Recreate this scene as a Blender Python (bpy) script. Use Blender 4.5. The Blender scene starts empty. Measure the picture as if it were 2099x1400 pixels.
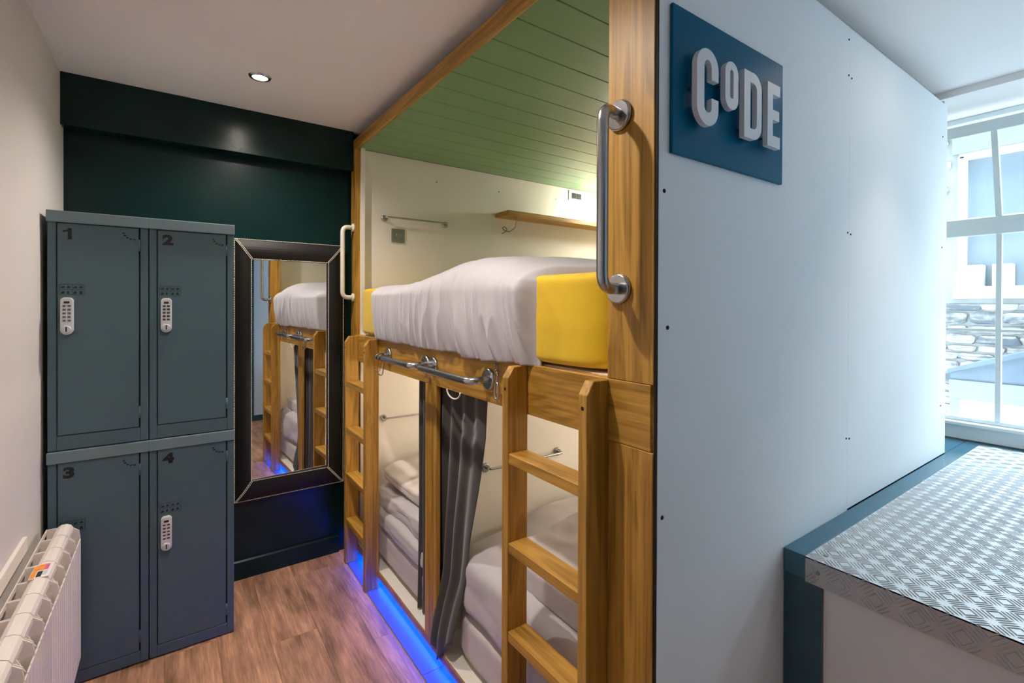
import bpy, bmesh, math, random
from mathutils import Vector, Matrix, noise

random.seed(7)
S = bpy.context.scene
COL = S.collection

# ------------------------------------------------------------------ camera
F_PX, YAW, PITCH, ROLL, CY = 987.1, 0.6133426, -0.00522509, 0.00341092, -70.458
fw = Vector((math.sin(YAW) * math.cos(PITCH), math.cos(YAW) * math.cos(PITCH), math.sin(PITCH)))
rt = Vector((math.cos(YAW), -math.sin(YAW), 0))
up = rt.cross(fw)
r2 = math.cos(ROLL) * rt + math.sin(ROLL) * up
u2 = -math.sin(ROLL) * rt + math.cos(ROLL) * up
cam_d = bpy.data.cameras.new('camera')
cam = bpy.data.objects.new('camera', cam_d)
COL.objects.link(cam)
cam_d.sensor_width = 36.0
cam_d.lens = F_PX / 2099 * 36.0
cam_d.shift_y = CY / 2099
cam_d.clip_start = 0.02
cam.matrix_world = Matrix(((r2.x, u2.x, -fw.x, 0), (r2.y, u2.y, -fw.y, 0), (r2.z, u2.z, -fw.z, 1.46), (0, 0, 0, 1)))
S.camera = cam

# ------------------------------------------------------------------ view, sky, lights
S.view_settings.view_transform = 'Standard'
S.view_settings.look = 'None'
S.view_settings.gamma = 1
S.view_settings.use_curve_mapping = False
S.view_settings.exposure = 1.18
S.cycles.use_denoising = True
S.cycles.max_bounces = 14
S.cycles.diffuse_bounces = 10
S.cycles.sample_clamp_indirect = 6.0

world = bpy.data.worlds.new('overcast_sky')
S.world = world
world.use_nodes = True
bg = world.node_tree.nodes['Background']
bg.inputs[0].default_value = (0.72, 0.87, 1.0, 1)
bg.inputs[1].default_value = 6.2

SPOT_W = 28.5
WARM = (1.0, 0.91, 0.84)


def portal(x, y0, y1, z0, z1):
    d = bpy.data.lights.new('window_daylight_portal', 'AREA')
    d.shape = 'RECTANGLE'
    d.size = abs(y1 - y0)
    d.size_y = z1 - z0
    d.cycles.is_portal = True
    o = bpy.data.objects.new('window_daylight_portal', d)
    COL.objects.link(o)
    o.location = (x, (y0 + y1) / 2, (z0 + z1) / 2)
    # local -Z points into the room (-x), local X along y
    o.matrix_world = Matrix(((0, 0, 1, x), (1, 0, 0, (y0 + y1) / 2), (0, 1, 0, (z0 + z1) / 2), (0, 0, 0, 1)))


portal(3.47, -0.86, 0.94, 0.86, 2.42)


# ------------------------------------------------------------------ colour / material helpers
def lin(c):
    c = c / 255.0
    return c / 12.92 if c <= 0.04045 else ((c + 0.055) / 1.055) ** 2.4


def rgb(r, g, b):
    return (lin(r), lin(g), lin(b), 1)


def new_mat(name):
    m = bpy.data.materials.new(name)
    m.use_nodes = True
    nt = m.node_tree
    p = nt.nodes['Principled BSDF']
    return m, nt, p


def nd(nt, t, **kw):
    n = nt.nodes.new(t)
    for k, v in kw.items():
        setattr(n, k, v)
    return n


def plain(name, c, rough=0.5, metal=0.0, var=0.06, scale=6.0, bump=0.0, bscale=120.0, spec=0.5, sheen=0.0):
    """base colour with a faint procedural tone variation and fine relief"""
    m, nt, p = new_mat(name)
    geo = nd(nt, 'ShaderNodeNewGeometry')
    nz = nd(nt, 'ShaderNodeTexNoise')
    nz.inputs['Scale'].default_value = scale
    nz.inputs['Detail'].default_value = 4
    nt.links.new(geo.outputs['Position'], nz.inputs['Vector'])
    rp = nd(nt, 'ShaderNodeValToRGB')
    rp.color_ramp.elements[0].position = 0.3
    rp.color_ramp.elements[1].position = 0.7
    rp.color_ramp.elements[0].color = tuple(v * (1 - var) for v in c[:3]) + (1,)
    rp.color_ramp.elements[1].color = tuple(min(1, v * (1 + var)) for v in c[:3]) + (1,)
    nt.links.new(nz.outputs['Fac'], rp.inputs['Fac'])
    nt.links.new(rp.outputs['Color'], p.inputs['Base Color'])
    p.inputs['Roughness'].default_value = rough
    p.inputs['Metallic'].default_value = metal
    p.inputs['Specular IOR Level'].default_value = spec
    if sheen:
        p.inputs['Sheen Weight'].default_value = sheen
    if bump:
        n2 = nd(nt, 'ShaderNodeTexNoise')
        n2.inputs['Scale'].default_value = bscale
        n2.inputs['Detail'].default_value = 3
        nt.links.new(geo.outputs['Position'], n2.inputs['Vector'])
        b = nd(nt, 'ShaderNodeBump')
        b.inputs['Strength'].default_value = bump
        b.inputs['Distance'].default_value = 0.004
        nt.links.new(n2.outputs['Fac'], b.inputs['Height'])
        nt.links.new(b.outputs['Normal'], p.inputs['Normal'])
    return m


def wood(name, axis, dark, light, rough=0.45, fine=95.0, rnd=0.0, broad=5.0, along=2.2, bump=0.12, ring=0.10, patch=0.5, half=0.25):
    m, nt, p = new_mat(name)
    geo = nd(nt, 'ShaderNodeNewGeometry')
    mp = nd(nt, 'ShaderNodeMapping')
    sc = [fine, fine, fine]
    sc['xyz'.index(axis)] = along
    mp.inputs['Scale'].default_value = sc
    nt.links.new(geo.outputs['Position'], mp.inputs['Vector'])
    oi = nd(nt, 'ShaderNodeObjectInfo')
    mul = nd(nt, 'ShaderNodeMath', operation='MULTIPLY')
    mul.inputs[1].default_value = 37.0
    nt.links.new(oi.outputs['Random'], mul.inputs[0])
    cmb = nd(nt, 'ShaderNodeCombineXYZ')
    for i in range(3):
        nt.links.new(mul.outputs[0], cmb.inputs[i])
    nt.links.new(cmb.outputs[0], mp.inputs['Location'])
    n1 = nd(nt, 'ShaderNodeTexNoise')
    n1.inputs['Scale'].default_value = 1.0
    n1.inputs['Detail'].default_value = 6
    n1.inputs['Roughness'].default_value = 0.65
    n1.inputs['Distortion'].default_value = 0.4
    nt.links.new(mp.outputs[0], n1.inputs['Vector'])
    mp2 = nd(nt, 'ShaderNodeMapping')
    sc2 = [broad * 3, broad * 3, broad * 3]
    sc2['xyz'.index(axis)] = broad * 0.28
    mp2.inputs['Scale'].default_value = sc2
    nt.links.new(geo.outputs['Position'], mp2.inputs['Vector'])
    nt.links.new(cmb.outputs[0], mp2.inputs['Location'])
    n2 = nd(nt, 'ShaderNodeTexNoise')
    n2.inputs['Scale'].default_value = 1.0
    n2.inputs['Detail'].default_value = 3
    n2.inputs['Distortion'].default_value = 1.2
    nt.links.new(mp2.outputs[0], n2.inputs['Vector'])
    # cathedral rings out of the broad noise
    rg = nd(nt, 'ShaderNodeMath', operation='MULTIPLY')
    rg.inputs[1].default_value = 26.0
    nt.links.new(n2.outputs['Fac'], rg.inputs[0])
    sn = nd(nt, 'ShaderNodeMath', operation='SINE')
    nt.links.new(rg.outputs[0], sn.inputs[0])
    a1 = nd(nt, 'ShaderNodeMath', operation='MULTIPLY_ADD')
    nt.links.new(sn.outputs[0], a1.inputs[0])
    a1.inputs[1].default_value = ring
    nt.links.new(n1.outputs['Fac'], a1.inputs[2])
    a2 = nd(nt, 'ShaderNodeMath', operation='MULTIPLY_ADD')
    nt.links.new(n2.outputs['Fac'], a2.inputs[0])
    a2.inputs[1].default_value = patch
    nt.links.new(a1.outputs[0], a2.inputs[2])
    a3 = nd(nt, 'ShaderNodeMath', operation='MULTIPLY_ADD')
    nt.links.new(oi.outputs['Random'], a3.inputs[0])
    a3.inputs[1].default_value = rnd
    nt.links.new(a2.outputs[0], a3.inputs[2])
    rp = nd(nt, 'ShaderNodeValToRGB')
    mid = 0.5 + 0.5 * patch + rnd * 0.5
    rp.color_ramp.elements[0].position = mid - half
    rp.color_ramp.elements[1].position = mid + half
    rp.color_ramp.elements[0].color = dark
    rp.color_ramp.elements[1].color = light
    nt.links.new(a3.outputs[0], rp.inputs['Fac'])
    nt.links.new(rp.outputs['Color'], p.inputs['Base Color'])
    p.inputs['Roughness'].default_value = rough
    b = nd(nt, 'ShaderNodeBump')
    b.inputs['Strength'].default_value = bump
    b.inputs['Distance'].default_value = 0.002
    nt.links.new(n1.outputs['Fac'], b.inputs['Height'])
    nt.links.new(b.outputs['Normal'], p.inputs['Normal'])
    return m


def emit(name, c, s):
    m, nt, p = new_mat(name)
    p.inputs['Base Color'].default_value = c
    p.inputs['Emission Color'].default_value = c
    p.inputs['Emission Strength'].default_value = s
    return m


def glassy(name):
    m = bpy.data.materials.new(name)
    m.use_nodes = True
    nt = m.node_tree
    nt.nodes.remove(nt.nodes['Principled BSDF'])
    out = nt.nodes['Material Output']
    t = nd(nt, 'ShaderNodeBsdfTransparent')
    t.inputs[0].default_value = (0.95, 0.98, 0.98, 1)
    g = nd(nt, 'ShaderNodeBsdfGlossy')
    g.inputs['Roughness'].default_value = 0.02
    mx = nd(nt, 'ShaderNodeMixShader')
    mx.inputs[0].default_value = 0.05
    nt.links.new(t.outputs[0], mx.inputs[1])
    nt.links.new(g.outputs[0], mx.inputs[2])
    nt.links.new(mx.outputs[0], out.inputs[0])
    return m


def laminate():
    m, nt, p = new_mat('brown_laminate')
    geo = nd(nt, 'ShaderNodeNewGeometry')
    oi = nd(nt, 'ShaderNodeObjectInfo')
    mul = nd(nt, 'ShaderNodeMath', operation='MULTIPLY')
    mul.inputs[1].default_value = 23.0
    nt.links.new(oi.outputs['Random'], mul.inputs[0])
    cmb = nd(nt, 'ShaderNodeCombineXYZ')
    nt.links.new(mul.outputs[0], cmb.inputs[0])
    nt.links.new(mul.outputs[0], cmb.inputs[1])

    def noi(scale, detail, rough):
        mp = nd(nt, 'ShaderNodeMapping')
        mp.inputs['Scale'].default_value = scale
        nt.links.new(geo.outputs['Position'], mp.inputs['Vector'])
        nt.links.new(cmb.outputs[0], mp.inputs['Location'])
        n = nd(nt, 'ShaderNodeTexNoise')
        n.inputs['Scale'].default_value = 1.0
        n.inputs['Detail'].default_value = detail
        n.inputs['Roughness'].default_value = rough
        nt.links.new(mp.outputs[0], n.inputs['Vector'])
        return n

    def ramp(n, p0, p1, c0, c1):
        r = nd(nt, 'ShaderNodeValToRGB')
        r.color_ramp.elements[0].position = p0
        r.color_ramp.elements[1].position = p1
        r.color_ramp.elements[0].color = c0
        r.color_ramp.elements[1].color = c1
        nt.links.new(n.outputs['Fac'], r.inputs['Fac'])
        return r
    a = ramp(noi((15, 2.6, 15), 5, 0.6), 0.33, 0.66, rgb(142, 106, 78), rgb(226, 172, 138))
    b = ramp(noi((130, 7, 130), 4, 0.6), 0.30, 0.72, (0.62, 0.60, 0.58, 1), (1.12, 1.10, 1.08, 1))
    mx = nd(nt, 'ShaderNodeMix', data_type='RGBA', blend_type='MULTIPLY')
    mx.inputs[0].default_value = 1.0
    nt.links.new(a.outputs['Color'], mx.inputs[6])
    nt.links.new(b.outputs['Color'], mx.inputs[7])
    nt.links.new(mx.outputs[2], p.inputs['Base Color'])
    p.inputs['Roughness'].default_value = 0.5
    return m


OAK_D, OAK_L = rgb(138, 98, 24), rgb(198, 150, 66)
M = {}
M['oak_x'] = wood('oak_grain_x', 'x', OAK_D, OAK_L)
M['oak_y'] = wood('oak_grain_y', 'y', OAK_D, OAK_L)
M['oak_z'] = wood('oak_grain_z', 'z', OAK_D, OAK_L)
M['floor'] = laminate()
M['wall'] = plain('warm_white_paint', rgb(208, 202, 198), 0.7, var=0.02, scale=3, bump=0.05, bscale=90)
M['ceil'] = plain('ceiling_white_paint', rgb(245, 240, 238), 0.8, var=0.015, scale=2, bump=0.04)
M['dark'] = plain('dark_green_gloss_paint', rgb(7, 36, 35), 0.25, var=0.12, scale=5, bump=0.10, bscale=60, spec=0.3)
M['panel'] = plain('white_board', rgb(236, 237, 237), 0.75, var=0.012, scale=2, bump=0.02)
M['cream'] = plain('cream_board', rgb(232, 227, 216), 0.5, var=0.015, scale=2, bump=0.02)
M['green'] = plain('sage_green_paint', rgb(112, 150, 98), 0.32, var=0.05, scale=3, bump=0.05, bscale=50)
M['locker'] = plain('grey_powder_coat', rgb(72, 96, 104), 0.42, var=0.03, scale=4, bump=0.04, bscale=400)
M['lockcap'] = plain('pale_grey_powder_coat', rgb(104, 124, 130), 0.38, var=0.03, scale=4)
M['black'] = plain('black_print', rgb(10, 12, 13), 0.5, var=0.1)
M['gap'] = plain('black_shadow_gap', rgb(6, 8, 9), 0.8, var=0.1)
M['lockgrey'] = plain('silver_plastic', rgb(200, 203, 205), 0.32, var=0.03)
M['steel'] = plain('brushed_steel', (0.50, 0.51, 0.52, 1), 0.24, metal=1.0, var=0.05, scale=40)
M['dksteel'] = plain('aged_steel', (0.33, 0.31, 0.27, 1), 0.35, metal=1.0, var=0.08, scale=40)
M['whitesteel'] = plain('white_enamel', rgb(222, 216, 200), 0.3, var=0.03)
M['yellow'] = plain('yellow_cotton', rgb(226, 186, 14), 0.75, var=0.05, scale=5, bump=0.15, bscale=300, sheen=0.2)
M['linen'] = plain('white_cotton', rgb(190, 186, 190), 0.85, var=0.015, scale=8, bump=0.12, bscale=40, sheen=0.2)
M['linen2'] = plain('off_white_cotton', rgb(196, 189, 186), 0.85, var=0.02, scale=8, bump=0.12, bscale=40, sheen=0.2)
M['curtain'] = plain('charcoal_curtain_cloth', rgb(66, 66, 63), 0.9, var=0.06, scale=30, bump=0.2, bscale=500, sheen=0.3)
M['leather'] = plain('black_leather', rgb(30, 28, 25), 0.42, var=0.15, scale=60, bump=0.35, bscale=260, spec=0.25)
M['stitch'] = plain('cream_thread', rgb(214, 208, 190), 0.7, var=0.05)
M['mirror'] = plain('mirror_silver', (0.86, 0.88, 0.88, 1), 0.01, metal=1.0, var=0.0)
M['rad'] = plain('white_radiator_enamel', rgb(232, 222, 214), 0.35, var=0.015)
M['navy'] = plain('navy_blue_paint', rgb(24, 74, 94), 0.2, var=0.06, scale=6, bump=0.03, bscale=70, spec=0.8)
M['navy_lit'] = plain('navy_paint_lit', rgb(37, 95, 117), 0.22, var=0.06, scale=6, bump=0.03, bscale=70, spec=0.8)  # navy again, lightened to put daylight sheen into the top frame's colour
M['paleblue'] = plain('pale_blue_paint', rgb(206, 222, 236), 0.5, var=0.01, scale=2)
M['alu'] = plain('aluminium_tread_plate', (0.60, 0.62, 0.63, 1), 0.56, metal=0.85, var=0.06, scale=14, bump=0.05, bscale=200)
M['teal'] = plain('teal_sign_board', rgb(0, 92, 124), 0.36, var=0.04, scale=3, spec=0.08)
M['letter'] = plain('white_acrylic', rgb(222, 222, 224), 0.4, var=0.01)
M['winpaint'] = plain('white_gloss_window_paint', rgb(222, 230, 232), 0.35, var=0.02)
M['glass'] = glassy('clear_pane')
M['led'] = emit('blue_led_diode', (0.0, 0.035, 1.0, 1), 85.0)
M['lamp'] = emit('lit_lamp_lens', (1.0, 0.90, 0.74, 1), 60.0)
M['bulb'] = emit('lit_reading_lamp', (1.0, 0.88, 0.66, 1), 10.0)
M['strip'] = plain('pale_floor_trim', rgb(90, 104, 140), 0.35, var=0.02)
M['sticker_w'] = plain('white_sticker', rgb(235, 232, 228), 0.35, var=0.02)
M['sticker_o'] = plain('orange_sticker_print', rgb(238, 150, 66), 0.4, var=0.2, scale=120)
M['sticker_p'] = plain('pink_sticker_print', rgb(214, 96, 158), 0.4, var=0.2, scale=120)
M['sticker_k'] = plain('dark_sticker_print', rgb(44, 44, 46), 0.4, var=0.2, scale=80)
M['stone'] = wood('pale_rubble_stone', 'y', rgb(84, 90, 96), rgb(156, 151, 146), rough=0.9, fine=14, rnd=0.4, broad=3, along=9, bump=0.4)
M['mortar'] = plain('pale_mortar', rgb(140, 140, 138), 0.9, var=0.1, scale=5, bump=0.3, bscale=20)
M['extwhite'] = plain('white_exterior_paint', rgb(214, 214, 212), 0.6, var=0.02)
M['extglass'] = plain('dim_exterior_pane', rgb(122, 132, 140), 0.08, var=0.15, scale=1.2)
M['slate'] = plain('blue_grey_roofing', rgb(92, 105, 118), 0.6, var=0.1, scale=8)
M['render'] = plain('pale_render', rgb(126, 133, 138), 0.85, var=0.06, scale=6)
M['cobble'] = plain('grey_paving', rgb(120, 120, 118), 0.9, var=0.15, scale=8)
M['switch'] = plain('white_switch_plastic', rgb(224, 224, 220), 0.35, var=0.01)
M['brushplate'] = plain('brushed_switch_plate', (0.30, 0.33, 0.28, 1), 0.4, metal=0.8, var=0.08, scale=50)


# ------------------------------------------------------------------ mesh helpers
def world_loc(o):
    v = Vector((0, 0, 0))
    while o is not None:
        v += o.location
        o = o.parent
    return v


def tag(o, label=None, cat=None, group=None, kind=None):
    if label:
        o['label'] = label
    if cat:
        o['category'] = cat
    if group:
        o['group'] = group
    if kind:
        o['kind'] = kind
    return o


def thing(name, loc, label, cat, group=None, kind=None):
    o = bpy.data.objects.new(name, None)
    o.empty_display_size = 0.05
    COL.objects.link(o)
    o.location = loc
    return tag(o, label, cat, group, kind)


def link(name, bm, mat, parent=None, smooth=False):
    """bm in world coordinates -> one mesh object; origin at its parent's or at its own base"""
    bmesh.ops.recalc_face_normals(bm, faces=bm.faces)
    if parent is not None:
        off = world_loc(parent)
    else:
        xs = [v.co for v in bm.verts]
        off = Vector(((min(v.x for v in xs) + max(v.x for v in xs)) / 2, (min(v.y for v in xs) + max(v.y for v in xs)) / 2, min(v.z for v in xs)))
    bmesh.ops.translate(bm, verts=bm.verts, vec=-off)
    me = bpy.data.meshes.new(name)
    bm.to_mesh(me)
    bm.free()
    mats = mat if isinstance(mat, (list, tuple)) else [mat]
    for mm in mats:
        me.materials.append(mm)
    if smooth:
        for f in me.polygons:
            f.use_smooth = True
    o = bpy.data.objects.new(name, me)
    COL.objects.link(o)
    if parent is not None:
        o.parent = parent
    else:
        o.location = off
    return o


def add_box(bm, lo, hi, bev=0.0, seg=2, mi=0, mat4=None):
    x0, y0, z0 = (min(a, b) for a, b in zip(lo, hi))
    x1, y1, z1 = (max(a, b) for a, b in zip(lo, hi))
    t = bmesh.new()
    vs = [t.verts.new(c) for c in ((x0, y0, z0), (x1, y0, z0), (x1, y1, z0), (x0, y1, z0), (x0, y0, z1), (x1, y0, z1), (x1, y1, z1), (x0, y1, z1))]
    for f in ((0, 3, 2, 1), (4, 5, 6, 7), (0, 1, 5, 4), (1, 2, 6, 5), (2, 3, 7, 6), (3, 0, 4, 7)):
        t.faces.new([vs[i] for i in f])
    if bev > 0:
        bmesh.ops.bevel(t, geom=list(t.edges), offset=bev, segments=seg, affect='EDGES', profile=0.6)
    if mat4 is not None:
        bmesh.ops.transform(t, matrix=mat4, verts=t.verts)
    merge(bm, t, mi)


def merge(bm, t, mi=0):
    mp = {}
    for v in t.verts:
        mp[v] = bm.verts.new(v.co)
    for f in t.faces:
        try:
            nf = bm.faces.new([mp[v] for v in f.verts])
            nf.material_index = mi
            nf.smooth = f.smooth
        except ValueError:
            pass
    t.free()


def box(name, lo, hi, mat, parent=None, bev=0.0, seg=2, smooth=False):
    bm = bmesh.new()
    add_box(bm, lo, hi, bev, seg)
    return link(name, bm, mat, parent, smooth)


def add_prism(bm, poly, axis, a, b, bev=0.0, mi=0, seg=2):
    """poly: list of 2D points; extruded along axis from a to b. axis x: (y,z); y: (x,z); z: (x,y)"""
    t = bmesh.new()

    def P(p, h):
        return {'x': (h, p[0], p[1]), 'y': (p[0], h, p[1]), 'z': (p[0], p[1], h)}[axis]
    A = [t.verts.new(P(p, a)) for p in poly]
    B = [t.verts.new(P(p, b)) for p in poly]
    t.faces.new(A)
    t.faces.new(B[::-1])
    n = len(poly)
    for i in range(n):
        t.faces.new([A[i], B[i], B[(i + 1) % n], A[(i + 1) % n]])
    bmesh.ops.recalc_face_normals(t, faces=t.faces)
    if bev > 0:
        bmesh.ops.bevel(t, geom=list(t.edges), offset=bev, segments=seg, affect='EDGES', profile=0.6)
    merge(bm, t, mi)


def add_tube(bm, pts, r, seg=12, closed=False, mi=0, caps=True):
    pts = [Vector(p) for p in pts]
    n = len(pts)
    rings = []
    prev = None
    for i, p in enumerate(pts):
        if closed:
            d = pts[(i + 1) % n] - pts[i - 1]
        elif i == 0:
            d = pts[1] - p
        elif i == n - 1:
            d = p - pts[i - 1]
        else:
            d = (pts[i + 1] - p).normalized() + (p - pts[i - 1]).normalized()
        d.normalize()
        if prev is None:
            a = Vector((0, 0, 1)) if abs(d.z) < 0.9 else Vector((1, 0, 0))
            u = d.cross(a).normalized()
        else:
            u = (prev - d * prev.dot(d)).normalized()
        prev = u
        w = d.cross(u)
        rr = r[i] if isinstance(r, (list, tuple)) else r
        rings.append([bm.verts.new(p + (u * math.cos(2 * math.pi * k / seg) + w * math.sin(2 * math.pi * k / seg)) * rr) for k in range(seg)])
    for i in range(n if closed else n - 1):
        A, B = rings[i], rings[(i + 1) % n]
        for k in range(seg):
            f = bm.faces.new([A[k], A[(k + 1) % seg], B[(k + 1) % seg], B[k]])
            f.smooth = True
            f.material_index = mi
    if caps and not closed:
        for rg in (rings[0][::-1], rings[-1]):
            f = bm.faces.new(rg)
            f.material_index = mi


def add_disc(bm, c, axis, r, h, seg=24, mi=0, bev=0.0):
    """short cylinder centred at c's base, growing h along axis vector"""
    ax = Vector(axis).normalized()
    c = Vector(c)
    if bev > 0:
        add_tube(bm, [c, c + ax * (h - bev), c + ax * h], [r, r, r - bev], seg, mi=mi)
    else:
        add_tube(bm, [c, c + ax * h], r, seg, mi=mi)


def round_path(pts, rad, n=6):
    """polyline with rounded corners"""
    pts = [Vector(p) for p in pts]
    out = [pts[0]]
    for i in range(1, len(pts) - 1):
        a = (pts[i - 1] - pts[i]).normalized()
        b = (pts[i + 1] - pts[i]).normalized()
        p0, p1 = pts[i] + a * rad, pts[i] + b * rad
        for k in range(n + 1):
            t = k / n
            out.append(p0 * (1 - t) ** 2 + pts[i] * 2 * t * (1 - t) + p1 * t ** 2)
    out.append(pts[-1])
    return out


def fbm(x, y, z, sc, seed=0.0):
    return noise.fractal(Vector((x * sc + seed, y * sc - seed * 1.7, z * sc + seed * 0.6)), 1.0, 2.0, 4)


def soft_block(name, lo, hi, mat, parent=None, e=0.35, amp=0.012, sc=5.0, seed=0.0, n=26, ridges=0.0, rot=0.0, sag=None):
    """cushion-like lump filling the box lo-hi"""
    c = (Vector(lo) + Vector(hi)) / 2
    h = (Vector(hi) - Vector(lo)) / 2
    bm = bmesh.new()
    bmesh.ops.create_cube(bm, size=2.0)
    bmesh.ops.subdivide_edges(bm, edges=list(bm.edges), cuts=n, use_grid_fill=True)
    for v in bm.verts:
        d = v.co.copy()
        q = (abs(d.x) ** (2 / e) + abs(d.y) ** (2 / e) + abs(d.z) ** (2 / e)) ** (e / 2)
        s = d / q
        p = Vector((c.x + s.x * h.x, c.y + s.y * h.y, c.z + s.z * h.z))
        nn = Vector((s.x / h.x, s.y / h.y, s.z / h.z)).normalized()
        k = fbm(p.x, p.y, p.z, sc, seed) * amp
        if ridges:
            w = noise.noise(Vector((p.x * 7 + seed, p.y * 7, p.z * 3)))
            k += ridges * (1 - min(1, abs(w) * 6))
        if p.z < lo[2] + 0.02:
            k *= 0.2
        p += nn * k
        if sag:
            p.z += sag(p)
        v.co = p
    if rot:
        bmesh.ops.rotate(bm, cent=c, matrix=Matrix.Rotation(rot, 3, 'Z'), verts=bm.verts)
    return link(name, bm, mat, parent, smooth=True)


def text_bm(body, height, offset, width_scale=1.0):
    cu = bpy.data.curves.new('tmp_text', 'FONT')
    cu.body = body
    cu.size = 1.0
    cu.offset = offset
    cu.fill_mode = 'BOTH'
    o = bpy.data.objects.new('tmp_text', cu)
    COL.objects.link(o)
    dg = bpy.context.evaluated_depsgraph_get()
    me = bpy.data.meshes.new_from_object(o.evaluated_get(dg))
    bpy.data.objects.remove(o)
    bpy.data.curves.remove(cu)
    bm = bmesh.new()
    bm.from_mesh(me)
    bpy.data.meshes.remove(me)
    x0 = min(v.co.x for v in bm.verts)
    x1 = max(v.co.x for v in bm.verts)
    y0 = min(v.co.y for v in bm.verts)
    y1 = max(v.co.y for v in bm.verts)
    s = height / (y1 - y0)
    for v in bm.verts:
        v.co = Vector(((v.co.x - x0) * s * width_scale, (v.co.y - y0) * s, 0))
    return bm


# ------------------------------------------------------------------ room constants
XL, XR = -0.40, 3.36          # left wall, window wall
YB, YD = -0.95, 2.915         # wall behind the camera, dark far wall
ZC = 2.465
XF = 0.862                    # bunk face
YP = 0.677                    # outer face of the bunk's white end panel
XE = 2.97                     # back end of the bunk

# ------------------------------------------------------------------ structure
fl = tag(box('floor', (XL, YB, -0.08), (XR + 0.2, YD, -0.012), M['gap']), kind='structure')
PW = 0.186
x = XL
ci = 0
while x < XR + 0.05:
    x1 = min(x + PW, XR + 0.2)
    y = YB - [0.0, 0.72, 0.33, 0.95, 0.5][ci % 5]
    while y < YD:
        ya, yb = max(y, YB), min(y + 1.24, YD)
        if yb - ya > 0.02 and not (x > 1.1 and ya > 0.9):
            box('plank', (x + 0.0003, ya + 0.0003, -0.012), (x1 - 0.0003, yb - 0.0003, 0.0), M['floor'], fl, bev=0.0006, seg=1)
        y += 1.24
    x = x1
    ci += 1

tag(box('ceiling', (XL - 0.1, YB - 0.1, ZC), (XR + 0.2, YD + 0.1, ZC + 0.1), M['ceil']), kind='structure')
tag(box('wall_left', (XL - 0.1, YB - 0.1, -0.08), (XL, YD + 0.1, ZC), M['wall']), kind='structure')
tag(box('wall_far', (XL, YD, -0.08), (XR + 0.2, YD + 0.1, ZC), M['dark']), kind='structure')
tag(box('trim_1', (XL, YD - 0.080, 2.236), (XF - 0.001, YD, ZC), M['dark'], bev=0.003), kind='structure')
bm = bmesh.new()
add_prism(bm, [(YD, 0.0), (YD - 0.016, 0.0), (YD - 0.016, 0.092), (YD - 0.010, 0.100), (YD, 0.100)], 'x', 0.20, 0.80)
tag(link('baseboard_far', bm, M['dark']), kind='structure')

# wall behind the camera with a door, seen in the mirror
wb = tag(box('wall_back', (XL, YB - 0.1, -0.08), (XR + 0.2, YB, ZC), M['paleblue']), kind='structure')
bm = bmesh.new()
add_box(bm, (0.80, YB, 0.0), (3.3, YB + 0.014, 0.07), 0.002)
tag(link('baseboard_back', bm, M['navy']), kind='structure')
d1 = tag(bpy.data.objects.new('door_1', None), kind='structure')
COL.objects.link(d1)
d1.location = (0.3, YB, 0)
box('door_leaf', (-0.09, YB + 0.002, 0.01), (0.69, YB + 0.035, 2.03), M['navy'], d1, bev=0.003)
for a, b in (((-0.16, 0), (-0.095, 2.10)), ((0.695, 0), (0.775, 2.10)), ((-0.095, 2.035), (0.695, 2.10))):
    box('door_frame', (a[0], YB, a[1]), (b[0], YB + 0.05, b[1]), M['navy'], d1, bev=0.003)
bm = bmesh.new()
add_tube(bm, round_path([(0.62, YB + 0.035, 1.0), (0.62, YB + 0.085, 1.0), (0.50, YB + 0.085, 1.0)], 0.015), 0.009)
add_disc(bm, (0.62, YB + 0.035, 1.0), (0, 1, 0), 0.025, 0.006)
link('door_handle', bm, M['steel'], d1)
tag(box('trim_2', (0.985, YB, 0.07), (1.02, YB + 0.03, ZC), M['navy'], bev=0.002), kind='structure')

# window wall: pieces round the opening
WY0, WY1, WZ0, WZ1 = -0.86, 0.94, 0.855, 2.43
ww = tag(bpy.data.objects.new('wall_right', None), kind='structure')
COL.objects.link(ww)
ww.location = (XR, 0, 0)
box('wall_below_window', (XR, WY0, -0.08), (XR + 0.2, WY1, 0.79), M['wall'], ww)
box('wall_pier', (XR, YB, -0.08), (XR + 0.2, WY0, ZC), M['wall'], ww)
box('wall_pier', (XR, WY1, -0.08), (XR + 0.2, YD, ZC), M['wall'], ww)
tag(box('trim_3', (2.962, YB, 2.432), (XR + 0.2, YD, ZC), M['ceil'], bev=0.002), kind='structure')   # dropped beam over the window

w1 = tag(bpy.data.objects.new('window_1', None), kind='structure')
COL.objects.link(w1)
w1.location = (XR, 0.04, WZ0)
wp = M['winpaint']
box('window_frame', (XR - 0.01, WY0, WZ0), (XR + 0.09, WY0 + 0.05, WZ1), wp, w1, bev=0.004)
box('window_frame', (XR - 0.01, WY1 - 0.05, WZ0), (XR + 0.09, WY1, WZ1), wp, w1, bev=0.004)
box('window_head', (XR - 0.02, WY0, 2.405), (XR + 0.09, WY1, 2.432), wp, w1, bev=0.004)
box('window_sill', (XR - 0.045, WY0 - 0.02, 0.845), (XR + 0.18, WY1 + 0.02, 0.862), wp, w1, bev=0.004)
box('sill_board', (XR - 0.018, WY0 - 0.02, 0.772), (XR, WY1 + 0.02, 0.845), wp, w1, bev=0.003)
BARS = [0.568, 0.208, -0.152, -0.512]
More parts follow.
